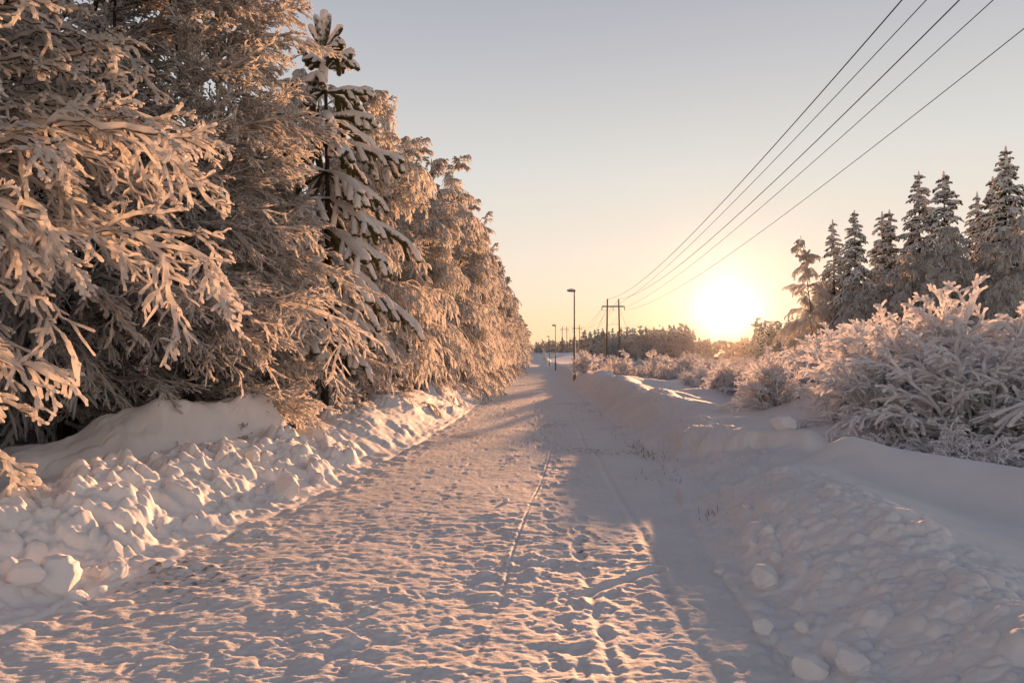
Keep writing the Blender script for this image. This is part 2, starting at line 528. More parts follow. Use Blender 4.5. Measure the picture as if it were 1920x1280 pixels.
# open ground beyond both banks, one sheet (the road bed under the snow joins the two sides)
XF1 = XL2 - 120 ; XF2 = XR2 + 50 + 0.60 * np.maximum(ROWS, 0)
Xa, Ya = strip(XF1, XL2, 70, 2.6, True)
Xb, Yb = strip(XL2, XR2, 6)
Xc, Yc = strip(XR2, XF2, 420, 2.2)
X = np.concatenate([Xa, Xb[:, 1:-1], Xc], 1); Y = np.concatenate([Ya, Yb[:, 1:-1], Yc], 1)
Zm = np.concatenate([bank_l(Xa, Ya), np.full_like(Xb[:, 1:-1], -0.25), bank_r(Xc, Yc)], 1)
gr = obj('ground', grid_mesh('ground', X, Y, Zm + base_z(X, Y)), M_FIELD); tag(gr, kind='structure')

# ------------------------------------------------------------------ branch building
def rounded(P, Rr):
    """give free ends of snowy twigs a blunt round tip"""
    d = P[:, -1] - P[:, -2]; d /= np.linalg.norm(d, axis=1, keepdims=True) + 1e-9
    r = Rr[:, -1]
    e1 = P[:, -1] + d * (r * 0.55)[:, None]; e2 = P[:, -1] + d * (r * 0.85)[:, None]
    return np.concatenate([P, e1[:, None], e2[:, None]], 1), np.concatenate([Rr, (r * 0.78)[:, None], (r * 0.30)[:, None]], 1)

def tubes(P, Rr, S=5, up=1.0, tipscale=True):
    """P (n,k,3) centre lines, Rr (n,k) radii -> verts, quads"""
    n, k, _ = P.shape
    T = np.gradient(P, axis=1)
    T /= np.linalg.norm(T, axis=2, keepdims=True) + 1e-9
    md = P[:, -1] - P[:, 0]
    md /= np.linalg.norm(md, axis=1, keepdims=True) + 1e-9
    ref = np.where(np.abs(md[:, 2:3]) > 0.85, np.array([[1.0, 0.2, 0]]), np.array([[0, 0, 1.0]]))[:, None, :]
    U = np.cross(T, np.broadcast_to(ref, T.shape)); U /= np.linalg.norm(U, axis=2, keepdims=True) + 1e-9
    W = np.cross(U, T)
    a = np.arange(S) * 2 * math.pi / S + 0.3
    ring = U[:, :, None, :] * np.cos(a)[None, None, :, None] + W[:, :, None, :] * (np.sin(a) * up)[None, None, :, None]
    V = P[:, :, None, :] + ring * Rr[:, :, None, None]
    idx = (np.arange(n)[:, None, None] * k + np.arange(k - 1)[None, :, None]) * S
    s0 = np.arange(S)[None, None, :]; s1 = (s0 + 1) % S
    Q = np.stack([idx + s0, idx + s1, idx + S + s1, idx + S + s0], -1).reshape(-1, 4)
    return V.reshape(-1, 3), Q

def join(parts):
    Vs, Qs, o = [], [], 0
    for V, Q in parts:
        Vs.append(V); Qs.append(Q + o); o += len(V)
    return np.concatenate(Vs), np.concatenate(Qs)

def sample(P, t):
    """P (n,k,3), t (n,m) in 0..1 -> points (n,m,3), tangents (n,m,3)"""
    n, k, _ = P.shape
    f = np.clip(t, 0, 0.9999) * (k - 1)
    i = f.astype(int); fr = (f - i)[..., None]
    r = np.arange(n)[:, None]
    A = P[r, i]; B = P[r, i + 1]
    T = B - A
    return A + T * fr, T / (np.linalg.norm(T, axis=2, keepdims=True) + 1e-9)

def lengths(P):
    return np.linalg.norm(np.diff(P, axis=1), axis=2).sum(1)

def curves(p0, d, L, K, droop, rng, wig=0.06, pw=2.0):
    """curved lines from p0 (n,3) along d (n,3), length L (n,), sagging under snow"""
    s = np.linspace(0, 1, K)[None, :, None]
    P = p0[:, None] + L[:, None, None] * d[:, None] * s
    dr = droop if np.ndim(droop) else np.full(len(p0), droop)
    P[:, :, 2] -= (L * dr)[:, None] * s[:, :, 0] ** pw
    w = np.cumsum(rng.normal(0, 1, (len(p0), K, 3)), 1)
    w -= w[:, :1]
    return P + w * (wig * L / math.sqrt(K))[:, None, None]

def kids(P, m, t0, t1, ang, lf, droop, K, rng, flat=0.5, wig=0.06, taper=0.6, upb=0.0, pw=2.0):
    n = len(P)
    t = np.linspace(t0, t1, m)[None, :] + rng.uniform(-0.5, 0.5, (n, m)) * (t1 - t0) / m
    pts, T = sample(P, np.clip(t, 0, 1))
    side = np.cross(T, np.array([0, 0, 1.0])); side /= np.linalg.norm(side, axis=2, keepdims=True) + 1e-6
    upv = np.cross(side, T)
    sg = np.where((np.arange(m)[None, :] + rng.integers(0, 2, (n, 1))) % 2 == 0, 1.0, -1.0)
    ph = rng.normal(0, flat, (n, m))
    a = ang * rng.uniform(0.7, 1.3, (n, m))
    d = T * np.cos(a)[..., None] + (side * (sg * np.cos(ph))[..., None] + upv * np.sin(ph)[..., None]) * np.sin(a)[..., None]
    d[..., 2] += upb
    d /= np.linalg.norm(d, axis=2, keepdims=True)
    L = lf * lengths(P)[:, None] * (1 - taper * t) * rng.uniform(0.55, 1.2, (n, m))
    return curves(pts.reshape(-1, 3), d.reshape(-1, 3), L.ravel(), K, droop, rng, wig, pw)

def rad(n, K, r0, r1, rng, lump=0.25, tip=0.35):
    r = np.linspace(r0, r1, K)[None, :] * (1 + lump * rng.uniform(-1, 1, (n, K))) * rng.uniform(0.8, 1.25, (n, 1))
    r[:, -1] *= tip
    return r

# ------------------------------------------------------------------ trees
def birch_meshes(name, seed, H, lean=(0.5, 0.0), n1=46, m2=14, m3=9, m4=0, L1=0.36, r=(0.040, 0.026, 0.019), droop=(0.42, 0.35, 0.45),
                 az=(0.0, 3.2), t0=0.10, S=4, stems=1, tr=0.075, top_hang=0.0, el=(0.15, 1.0), ang=(0.75, 0.70, 0.8), lf=(0.42, 0.45, 0.45), low=1.0, wig=0.08, KC=5, KA=9, KB=7, blunt=False):
    rng = np.random.default_rng(seed)
    TP = rounded if blunt else (lambda a, b: (a, b))
    tip = 0.9 if blunt else 0.35
    trunk, p1, prims = [], [], []
    for q in range(stems):
        K = 14
        s = np.linspace(0, 1, K)
        off = rng.normal(0, 0.25, 2) if q else np.zeros(2)
        lx = lean[0] + (rng.normal(0, 0.8) if q else 0); ly = lean[1] + (rng.normal(0, 0.8) if q else 0)
        hh = H * (1 if q == 0 else rng.uniform(0.6, 0.9))
        P = np.stack([off[0] + lx * s ** 1.8, off[1] + ly * s ** 1.8, hh * (s - top_hang * np.maximum(0, s - 0.75) ** 2 * 4) - 0.3], -1)
        P[:, :2] += np.cumsum(rng.normal(0, 0.05, (K, 2)), 0)
        trunk.append((P[None], (tr * (1 - 0.8 * s) * (1 if q == 0 else 0.7))[None]))
        nn = n1 if q == 0 else n1 // 2
        t = np.sort(rng.uniform(t0, 0.99, nn)) if nn else np.zeros(0)
        pts, T = sample(P[None], t[None]); pts = pts[0]
        a = az[0] + rng.uniform(-az[1], az[1], nn)
        e = el[0] + (el[1] - el[0]) * t + rng.normal(0, 0.18, nn)
        d = np.stack([np.cos(a) * np.cos(e), np.sin(a) * np.cos(e), np.sin(e)], -1)
        L = H * L1 * (1 - 0.70 * t ** 1.6) * rng.uniform(0.6, 1.15, nn) * (low + (1 - low) * sst(0.05, 0.32, t))
        p1.append(curves(pts, d, L, KA, droop[0] * rng.uniform(0.6, 1.4, nn), rng, 0.07))
    A = np.concatenate(p1)
    B = kids(A, m2, 0.12, 1.0, ang[0], lf[0], droop[1], KB, rng, 0.6, wig)
    Cc = kids(B, m3, 0.10, 1.0, ang[1], lf[1], droop[2], KC, rng, 0.8, wig, 0.5)
    parts = [tubes(*TP(A, rad(len(A), KA, r[0], r[0] * 0.7, rng, 0.32, tip)), S + 1, 1.15),
             tubes(*TP(B, rad(len(B), KB, r[1], r[1] * 0.8, rng, 0.34, tip)), S, 1.15),
             tubes(*TP(Cc, rad(len(Cc), KC, r[2], r[2] * 0.9, rng, 0.38, tip)), S, 1.15)]
    if m4:
        D = kids(Cc, m4, 0.25, 1.0, ang[2], lf[2], droop[2], 4, rng, 0.9, wig, 0.4)
        parts.append(tubes(*TP(D, rad(len(D), 4, r[2] * 0.9, r[2] * 0.9, rng, 0.3, tip)), S, 1.1))
    V, Q = join(parts)
    TV, TQ = join([tubes(a, b, 8) for a, b in trunk])
    return mesh_np(name + '_trunk', TV, TQ), mesh_np(name + '_crown', V, Q)

def spruce_meshes(name, seed, H, rb=0.17, whorls=24, nb=8, m2=9, t0=0.06, r=(0.10, 0.075), droop=0.55, gap=0.0, S=4, m3=0, tj=0.010):
    rng = np.random.default_rng(seed)
    K = 10
    s = np.linspace(0, 1, K)
    P = np.stack([0 * s, 0 * s, H * s - 0.3], -1); P[:, :2] += np.cumsum(rng.normal(0, 0.03, (K, 2)), 0)
    tm = tubes(P[None], (0.17 * H / 14 * (1 - 0.92 * s))[None], 8)
    t = np.repeat(np.linspace(t0, 0.97, whorls), nb) + rng.normal(0, tj, whorls * nb)
    keep = rng.uniform(0, 1, len(t)) > gap
    t = np.clip(t[keep], t0, 0.985)
    pts, T = sample(P[None], t[None]); pts = pts[0]
    a = rng.uniform(0, 2 * math.pi, len(t))
    e = -0.10 + 0.75 * t ** 2 + rng.normal(0, 0.12, len(t))
    d = np.stack([np.cos(a) * np.cos(e), np.sin(a) * np.cos(e), np.sin(e)], -1)
    L = H * rb * (1.03 - t) ** 0.75 * rng.uniform(0.65, 1.2, len(t)) + 0.10
    A = curves(pts, d, L, 6, droop * rng.uniform(0.6, 1.3, len(t)), rng, 0.05, 1.6)
    B = kids(A, m2, 0.25, 1.0, 0.75, 0.42, 0.5, 4, rng, 0.35, 0.06, 0.5)
    top = np.stack([P[-2] + (P[-1] - P[-2]) * q for q in np.linspace(0, 1.12, 5)])[None]
    parts = [tubes(A, rad(len(A), 6, r[0], r[0] * 0.8, rng, 0.3, 0.5), S + 1, 0.8), tubes(B, rad(len(B), 4, r[1], r[1] * 0.85, rng, 0.35, 0.5), S, 0.85),
             tubes(top, np.array([[0.14, 0.14, 0.13, 0.11, 0.05]]), 5)]
    if m3:
        D = kids(B, m3, 0.2, 1.0, 0.8, 0.5, 0.5, 3, rng, 0.5, 0.06, 0.4)
        parts.append(tubes(D, rad(len(D), 3, r[1] * 0.8, r[1] * 0.6, rng, 0.35, 0.5), S, 0.85))
    V, Q = join(parts)
    return mesh_np(name + '_trunk', *tm), mesh_np(name + '_crown', V, Q)

def bush_mesh(name, seed, H, n1=16, m2=9, m3=5, r=(0.030, 0.026, 0.022), S=5, spread=0.75, droop=0.5):
    rng = np.random.default_rng(seed)
    a = rng.uniform(0, 2 * math.pi, n1)
    e = math.pi / 2 - np.abs(rng.normal(0, spread, n1)).clip(0, 1.2)
    d = np.stack([np.cos(a) * np.cos(e), np.sin(a) * np.cos(e), np.sin(e)], -1)
    p0 = np.stack([np.cos(a) * 0.25 * rng.uniform(0, 1, n1), np.sin(a) * 0.25 * rng.uniform(0, 1, n1), np.full(n1, -0.1)], -1)
    L = H * rng.uniform(0.65, 1.12, n1)
    A = curves(p0, d, L, 9, 0.55 * droop * np.cos(e) + 0.06, rng, 0.06)
    B = kids(A, m2, 0.18, 1.0, 0.60, 0.50, droop * 0.8, 6, rng, 0.7, 0.08, 0.45, 0.22)
    parts = [tubes(*rounded(A, rad(len(A), 9, r[0], r[0] * 0.9, rng, 0.3, 0.95)), S + 1, 1.2), tubes(*rounded(B, rad(len(B), 6, r[1], r[1] * 0.95, rng, 0.3, 0.95)), S, 1.25)]
    Dk = kids(B, m3, 0.2, 1.0, 0.65, 0.62, droop * 0.7, 6, rng, 0.8, 0.08, 0.3, 0.15)
    parts.append(tubes(*rounded(Dk, rad(len(Dk), 6, r[2], r[2], rng, 0.35, 0.95)), S, 1.25))
    V, Q = join(parts)
    return mesh_np(name, V, Q)

def tree(name, meshes, loc, label, cat, group=None, rz=0.0, s=1.0, mats=None):
    o = thing(name, loc, label, cat, group, rz)
    o.scale = (s, s, s)
    obj('trunk', meshes[0], mats[0], o)
    obj('crown', meshes[1], mats[1], o)
    return o

BM = (M_BARK, M_TWIG)
BT = (M_BARK, M_TWIG_THIN)
SM = (M_BARK, M_SPRUCE)

# --- near birch whose boughs hang into the frame from the left
near = birch_meshes('near_birch', 14, 9.0, (0.6, -0.3), n1=74, m2=13, m3=8, m4=4, L1=0.43, r=(0.036, 0.0225, 0.016), droop=(0.34, 0.22, 0.22),
                    az=(-0.1, 0.8), t0=0.29, ang=(0.66, 0.64, 0.75), lf=(0.44, 0.46, 0.46), S=6, KA=26, KB=15, KC=9, blunt=True, el=(0.05, 0.9), tr=0.10)
tree('birch_tree', near, (-6.95, 6.7, hz(-6.95, 6.7)), 'nearest birch with thick snow covered boughs reaching in from the left edge', 'birch tree', mats=BM)
LONG = dict(KC=8, ang=(0.55, 0.50, 0.55), lf=(0.55, 0.50, 0.50), wig=0.05)
mid_a = birch_meshes('mid_birch', 21, 10.0, (0.8, -0.4), n1=60, m2=12, m3=8, m4=3, L1=0.29, r=(0.028, 0.016, 0.0105), az=(0.25, 1.2), t0=0.10, S=4, stems=3, droop=(0.22, 0.12, 0.12), el=(0.0, 0.9), low=0.4, **LONG)
mid_b = birch_meshes('mid_birch', 22, 10.5, (0.4, -0.2), n1=64, m2=13, m3=8, m4=3, L1=0.26, r=(0.027, 0.016, 0.0105), az=(0.2, 1.4), t0=0.05, S=4, stems=3, droop=(0.20, 0.14, 0.14), el=(0.0, 0.9), low=0.6, **LONG)
mid_c = birch_meshes('mid_birch', 23, 10.5, (1.0, -0.4), n1=62, m2=14, m3=9, m4=2, L1=0.28, r=(0.028, 0.018, 0.013), az=(-0.2, 2.2), t0=0.05, S=4, stems=2, droop=(0.5, 0.5, 0.6), top_hang=0.25, **LONG)
far_a = birch_meshes('far_birch', 31, 11.0, (0.9, -0.4), n1=64, m2=13, m3=9, L1=0.32, r=(0.036, 0.029, 0.025), az=(0, 3.2), t0=0.05, S=3, stems=2, droop=(0.5, 0.7, 0.8), top_hang=0.2)
far_b = birch_meshes('far_birch', 32, 10.0, (0.5, -0.5), n1=60, m2=13, m3=9, L1=0.35, r=(0.036, 0.029, 0.025), az=(0, 3.2), t0=0.05, S=3, stems=2, droop=(0.6, 0.8, 0.9), top_hang=0.3)

protos = {}
def place_tree(key, name, meshes, x, y, label, cat, group=None, rz=0.0, s=1.0, mats=BT):
    if key not in protos:
        o = tree(name, meshes, (x, y, hz(x, y) - 0.05), label, cat, group, rz, s, mats)
        protos[key] = o
        return o
    o = copy_tree(protos[key])
    o.location = (x, y, hz(x, y) - 0.05); o.rotation_euler = (0, 0, rz); o.scale = (s, s, s)
    o['label'] = label
    o['category'] = cat
    if group: o['group'] = group
    elif 'group' in o: del o['group']
    return o

place_tree('ma', 'birch_tree', mid_a, -6.7, 10.2, 'several stemmed birch with drooping frosted twigs just behind the ploughed snow heap', 'birch tree', mats=BM)
place_tree('mb', 'birch_tree', mid_b, -5.2, 11.4, 'bushy frosted birch left of the young pine, standing at the end of the snow heap', 'birch tree', rz=0.1)
place_tree('mc', 'birch_tree', mid_c, -5.6, 17.6, 'frosted birch right behind the young pine', 'birch tree', rz=0.0, s=0.95)
rr = random.Random(4)
place_tree('mb', 'birch_tree', mid_b, -4.9, 13.0, 'low frosted birch sapling hiding the trunk of the young pine', 'birch tree', rz=0.3, s=0.56)
place_tree('ma', 'birch_tree', mid_a, -4.7, 15.6, 'low frosted birch sapling just beyond the young pine above the left bank', 'birch tree', rz=0.2, s=0.62)
asp = birch_meshes('bare_tree', 41, 11.4, (0.1, 0), n1=34, m2=7, m3=3, L1=0.17, r=(0.035, 0.026, 0.022), droop=(-0.25, -0.2, -0.1), az=(0, 3.2), t0=0.45, S=4, el=(0.9, 1.3), tr=0.06, ang=(0.5, 0.5, 0.5))
tree('young_tree', asp, (-4.75, 26.0, hz(-4.75, 26.0)), 'bare upright young tree with a spiky top poking out above the frosted birches', 'tree', mats=BT)
row = [(19.0, 'fa', -5.1, 0.86), (20.5, 'mb', -4.9, 0.9), (22.5, 'fb', -5.2, 0.88), (24, 'mc', -4.9, 0.95), (27.5, 'fa', -4.6, 0.95), (30, 'mc', -4.9, 1.0), (32, 'fb', -4.5, 1.0), (36.5, 'mc', -4.7, 0.95), (41.5, 'fb', -4.7, 0.95), (47, 'fa', -4.8, 0.95),
       (53, 'fb', -4.7, 1.0), (60, 'fa', -4.8, 1.0), (68, 'fb', -4.7, 1.05), (77, 'fa', -4.8, 1.05), (87, 'fb', -4.8, 1.1), (98, 'fa', -4.8, 1.1), (110, 'fb', -4.9, 1.1), (124, 'fa', -5, 1.1),
       (140, 'fb', -5, 1.15), (157, 'fa', -5, 1.15), (176, 'fb', -5, 1.2), (198, 'fa', -5, 1.2), (222, 'fb', -5, 1.2), (248, 'fa', -5, 1.2), (280, 'fb', -5, 1.2)]
MESH = {'ma': mid_a, 'mb': mid_b, 'mc': mid_c, 'fa': far_a, 'fb': far_b}
for i, (y, k, rel, s) in enumerate(row):
    place_tree(k, 'birch_tree', MESH[k], SL * y + rel + rr.uniform(-0.3, 0.3), y, 'frosted birch in the row along the left side of the road beyond the young pine', 'birch tree',
               'birches in the row down the left side of the road', rr.uniform(-0.5, 0.5), s * rr.uniform(0.92, 1.08))
# dark wood behind the front row
for i in range(46):
    y = 5 + i * 2.1 + (i / 14) ** 2.6
    rel = -7.6 - 2.5 * (i % 3) - rr.uniform(0, 1.2)
    k = ('fa', 'fb', 'mc')[i % 3]
    place_tree(k, 'birch_tree', MESH[k], SL * y + rel, y, 'shaded frosted birch in the wood behind the left front row', 'birch tree',
               'birches in the wood behind the roadside row', rr.uniform(-3, 3), rr.uniform(0.85, 1.0))

# ------------------------------------------------------------------ young pine with snow pillows, left of the road
def young_pine():
    rng = np.random.default_rng(77)
    x, y = -3.85, 14.0
    z0 = hz(x, y)
    o = thing('pine_tree', (x, y, z0), 'young pine with thick snow pillows on its drooping boughs and a crown of upright shoots', 'pine tree')
    H = 9.05 - z0
    s = np.linspace(0, 1, 14)
    P = np.stack([0.06 * np.sin(s * 4), 0 * s, H * s - 0.2], -1)
    obj('trunk', mesh_np('pine_trunk', *tubes(P[None], (0.085 * (1 - 0.75 * s))[None], 9)), M_BARK, o)
    A, Ra, B = [], [], []
    whs = [(7.71, 5, 0.55, 0.85), (7.22, 5, 0.12, 1.05), (6.72, 5, 0.0, 1.30), (6.15, 6, -0.08, 1.45)] + [(z_, 6, -0.15, 1.65) for z_ in (5.55, 5.0, 4.4, 3.85, 3.3)] + [(2.75, 6, -0.1, 1.4), (2.2, 5, -0.1, 1.1)]
    for i, (za, nb, e0, L0) in enumerate(whs):
        h = za - z0
        f = h / H
        for j in range(nb):
            a = 2 * math.pi * (j + rng.uniform(-0.25, 0.25)) / nb + i * 1.1
            L = L0 * rng.uniform(0.72, 1.1)
            e = e0 + rng.normal(0, 0.10)
            d = np.array([[math.cos(a) * math.cos(e), math.sin(a) * math.cos(e), math.sin(e)]])
            A.append(curves(np.array([[0, 0, h]]), d, np.array([L]), 9, 0.55 * (1 - f) + 0.05, rng, 0.03, 1.7)[0])
            Ra.append(np.array([0.03, 0.04, 0.055, 0.08, 0.095, 0.10, 0.10, 0.095, 0.05]) * (0.75 + 0.35 * min(1, L)) * rng.uniform(0.85, 1.15))
    A = np.array(A); Ra = np.array(Ra) * (1 + 0.15 * rng.uniform(-1, 1, (len(A), 9)))
    B = kids(A, 7, 0.35, 0.97, 0.65, 0.34, 0.75, 6, rng, 0.35, 0.05, 0.45)
    Rb = rad(len(B), 6, 0.060, 0.066, rng, 0.2, 0.9)
    Ra[:, -1] *= 1.6
    V, Q = join([tubes(*rounded(A, Ra), 8, 1.0), tubes(*rounded(B, Rb), 7, 1.0)])
    # upright shoots at the top
    T, Rt = [], []
    top = np.array([0.06 * math.sin(4), 0, H - 0.2])
    for L, ax, ay in ((0.0, 0, 0), (0.62, -0.55, 0.1), (0.66, -0.2, -0.3), (0.68, 0.22, -0.25), (0.64, 0.5, 0.2), (0.6, 0.75, -0.1), (0.4, -1.5, 0.1), (0.5, 0.1, 0.6)):
        if L == 0:
            st = top - np.array([0, 0, 1.55]); en = top
            T.append(np.linspace(st, en, 9)); Rt.append(np.array([0.06, 0.09, 0.10, 0.09, 0.075, 0.08, 0.085, 0.11, 0.10]))
        else:
            d = np.array([ax, ay, 1.0]) ; d /= np.linalg.norm(d)
            st = top - np.array([0, 0, 0.78])
            T.append(np.linspace(st, st + d * L, 9)); Rt.append(np.array([0.03, 0.05, 0.06, 0.062, 0.065, 0.068, 0.07, 0.07, 0.06]))
    V2, Q2 = tubes(*rounded(np.array(T), np.array(Rt)), 8)
    V, Q = join([(V, Q), (V2, Q2)])
    obj('crown', mesh_np('pine_crown', V, Q), M_PINE, o)
    # needle fringe below the snow
    pts = np.concatenate([A[:, 2:].reshape(-1, 3), B[:, 1:].reshape(-1, 3)])
    pts = np.repeat(pts, 12, 0)
    d = rng.normal(0, 1, pts.shape); d[:, 2] = -np.abs(d[:, 2]) * 0.8 - 0.1
    d /= np.linalg.norm(d, axis=1, keepdims=True)
    Nn = curves(pts, d, rng.uniform(0.04, 0.075, len(pts)), 3, 0.1, rng, 0.0)
    obj('needles', mesh_np('pine_needles', *tubes(Nn, np.repeat(np.array([[0.006, 0.005, 0.002]]), len(Nn), 0), 3)), plain('pine_needle', (0.05, 0.052, 0.025), 0.7), o)
    return o
young_pine()

# ------------------------------------------------------------------ forest on the right
sp_a = spruce_meshes('spruce', 51, 16, rb=0.185, whorls=30, nb=8, m2=8, m3=3, r=(0.10, 0.08))
sp_b = spruce_meshes('spruce', 52, 14, rb=0.20, whorls=26, nb=8, m2=8, m3=3, r=(0.11, 0.09), gap=0.15)
sp_c = spruce_meshes('spruce', 53, 15, rb=0.17, whorls=26, nb=7, m2=8, m3=2, r=(0.09, 0.07), gap=0.2, t0=0.25)
rb_a = birch_meshes('weeping_birch', 61, 12, (0.3, 0.2), n1=66, m2=14, m3=9, L1=0.32, r=(0.045, 0.038, 0.033), droop=(0.7, 0.9, 1.0), S=3, t0=0.15)
rb_b = birch_meshes('weeping_birch', 62, 11, (-1.0, 0.2), n1=60, m2=12, m3=8, L1=0.26, r=(0.036, 0.027, 0.024), droop=(0.55, 0.8, 1.0), S=3, t0=0.22)
MESH.update({'sa': sp_a, 'sb': sp_b, 'sc': sp_c, 'ra': rb_a, 'rb': rb_b})
def at(px, d):      # x of an image column at distance d
    return (px - 960) / 1280 * d
def zt(py, d):
    return CAM_Z + (672 - py) / 1280 * d
HT = {'sa': 16.2, 'sb': 14.2, 'sc': 15.2, 'ra': 11.5, 'rb': 10.8}
for k, px, py, d, lab, rz in (
        ('sa', 1893, 275, 52, 'tallest snowy spruce in the stand, at the right edge of the picture', 0.3),
        ('sb', 1868, 330, 57, 'snowy spruce tucked against the left of the tallest spruce', 1.3),
        ('sc', 1835, 360, 60, 'thin spruce with a narrow bare spire left of the tallest spruce', 0.4),
        ('sb', 1775, 320, 54, 'broad snowy spruce with an open ragged top in the middle of the right stand', 2.2),
        ('sa', 1728, 322, 57, 'tall slim spruce with a sharp spire left of the broad ragged spruce', 1.1),
        ('sb', 1672, 392, 60, 'right one of the twin topped spruces in the right stand', 0.9),
        ('sb', 1657, 396, 64, 'left one of the twin topped spruces in the right stand', 3.0),
        ('sa', 1605, 395, 58, 'dense pointed spruce third from the left end of the right stand', 2.0),
        ('sc', 1564, 412, 61, 'spruce with a bare lower trunk beside the leftmost birch of the right stand', 5.0)):
    x = at(px, d)
    h = zt(py, d) - hz(x, d)
    place_tree(k, 'spruce_tree', MESH[k], x, d, lab, 'spruce tree', None, rz, 1.03 * h / HT[k], SM)
for k, px, py, d, lab, rz in (
        ('rb', 1528, 438, 60, 'slender weeping birch at the left end of the right stand, nearest the sun', 0.1),
        ('ra', 1790, 425, 46, 'weeping frosted birch in front of the broad ragged spruce', 0.8),
        ('ra', 1715, 470, 48, 'weeping frosted birch below the tall slim spruce', 2.9),
        ('ra', 1905, 410, 44, 'weeping frosted birch in front of the tallest spruce', 4.2),
        ('rb', 1845, 480, 45, 'smaller frosted birch below the narrow spire spruce', 2.0),
        ('ra', 1660, 510, 52, 'weeping frosted birch at the foot of the twin topped spruces', 1.2),
        ('rb', 1595, 520, 55, 'small frosted birch at the foot of the dense pointed spruce', 3.7)):
    x = at(px, d)
    h = zt(py, d) - hz(x, d)
    place_tree(k, 'birch_tree', MESH[k], x, d, lab, 'birch tree', None, rz, h / HT[k], BT)
for px, py, d, lab in ((1625, 545, 50, 'short frosted birch between the dense pointed spruce and the twin topped spruces'), (1735, 470, 50, 'frosted birch leaning against the right side of the tall slim spruce'), (1862, 455, 47, 'frosted birch right below the narrow spire spruce, close to the tallest spruce'), (1755, 500, 43, 'dome shaped frosted birch low in front of the middle of the right stand'), (1825, 540, 41, 'short frosted birch right of the dome shaped one'),
                       (1690, 560, 44, 'short frosted birch left of the dome shaped one'), (1890, 520, 40, 'short frosted birch at the right edge under the tallest spruce')):
    x = at(px, d)
    place_tree('ra', 'birch_tree', MESH['ra'], x, d, lab, 'birch tree', None, rr.uniform(0, 6), (zt(py, d) - hz(x, d)) / HT['ra'], BT)
for i in range(20):
    d = 56 + rr.uniform(0, 16)
    px = 1600 + i * 24 + rr.uniform(-14, 14)
    k = ('sa', 'sb', 'sc')[i % 3]
    x = at(px, d)
    place_tree(k, 'spruce_tree', MESH[k], x, d + 4, 'shaded spruce deep in the right stand behind the front trees', 'spruce tree',
               'spruces deep in the right stand', rr.uniform(0, 6), (zt(520 - 0.25 * (px - 1600), d) - 0.5) / HT[k] * rr.uniform(0.7, 0.95), SM)

# ------------------------------------------------------------------ far treeline
fs = [spruce_meshes('far_spruce', 71 + q, 10, rb=0.19, whorls=17, nb=7, m2=6, r=(0.17, 0.14), S=3, droop=0.6, tj=0.05) for q in range(2)]
fbm_ = [birch_meshes('far_round_birch', 75 + q, 8.5, (0.2, 0), n1=34, m2=9, m3=6, L1=0.33, r=(0.085, 0.075, 0.07), S=3, droop=(0.5, 0.7, 0.8)) for q in range(2)]
def single(me_pair, name):
    me = bpy.data.meshes.new(name)
    va = [np.empty(len(m.vertices) * 3, np.float32) for m in me_pair]
    for m, v in zip(me_pair, va): m.vertices.foreach_get('co', v)
    qa = []
    for m in me_pair:
        q = np.empty(len(m.loops), np.int32); m.loops.foreach_get('vertex_index', q); qa.append(q.reshape(-1, 4))
    V, Q = join([(v.reshape(-1, 3), q) for v, q in zip(va, qa)])
    return mesh_np(name, V, Q)
FARM = [single(fs[0], 'far_spruce'), single(fs[1], 'far_spruce'), single(fbm_[0], 'far_birch'), single(fbm_[1], 'far_birch')]
for m in FARM[:2]: m.materials.append(M_SPRUCE)
for m in FARM[2:]: m.materials.append(M_TWIG_THIN)
FH = [10.0, 10.0, 8.2, 8.2]
fo = [None] * 4
def far_tree(kind, x, y, h, label, group):
    s = h / FH[kind]
    if fo[kind] is None:
        o = obj('spruce_tree' if kind < 2 else 'birch_tree', FARM[kind])
        fo[kind] = o
    else:
        o = fo[kind].copy(); C.objects.link(o)
    o.location = (x, y, hz(x, y) - 0.1); o.scale = (s * 1.1, s * 1.1, s); o.rotation_euler = (0, 0, rr.uniform(0, 6.28))
    tag(o, label, 'spruce tree' if kind < 2 else 'birch tree', group)
def treeline(px0, px1, top0, top1, d0, d1, n, label, group, spf=0.5, jit=10):
    for i in range(n):
        f = (i + rr.uniform(-0.4, 0.4)) / max(1, n - 1)
        px = px0 + (px1 - px0) * f
        d = d0 + (d1 - d0) * f + rr.uniform(-6, 6)
        top = top0 + (top1 - top0) * f + rr.uniform(-jit, jit * 0.7)
        x = at(px, d)
        kind = rr.choice((0, 1)) if rr.random() < spf else rr.choice((2, 3))
        far_tree(kind, x, d, max(3.5, zt(top, d) - hz(x, d)), label[0 if kind < 2 else 1], group)
treeline(1092, 1300, 622, 612, 178, 165, 52, ('far spruce in the treeline between the power poles and the sun', 'far frosted birch in the treeline between the power poles and the sun'), 'trees in the far treeline left of the sun', 0.65)
treeline(1120, 1330, 640, 634, 158, 150, 44, ('far spruce in the treeline between the power poles and the sun', 'far frosted birch in the treeline between the power poles and the sun'), 'trees in the far treeline left of the sun', 0.15, 6)
treeline(1305, 1425, 640, 630, 185, 175, 26, ('small far spruce in the gap right below the sun', 'small far frosted birch in the gap right below the sun'), 'small trees below the sun', 0.2, 6)
treeline(1415, 1570, 606, 596, 165, 150, 34, ('far spruce between the sun and the right stand', 'far frosted birch between the sun and the right stand'), 'trees between the sun and the right stand', 0.5)
treeline(1480, 1960, 600, 560, 120, 100, 36, ('spruce in the wood showing low behind the right stand', 'frosted birch in the wood showing low behind the right stand'), 'trees low behind the right stand', 0.6)
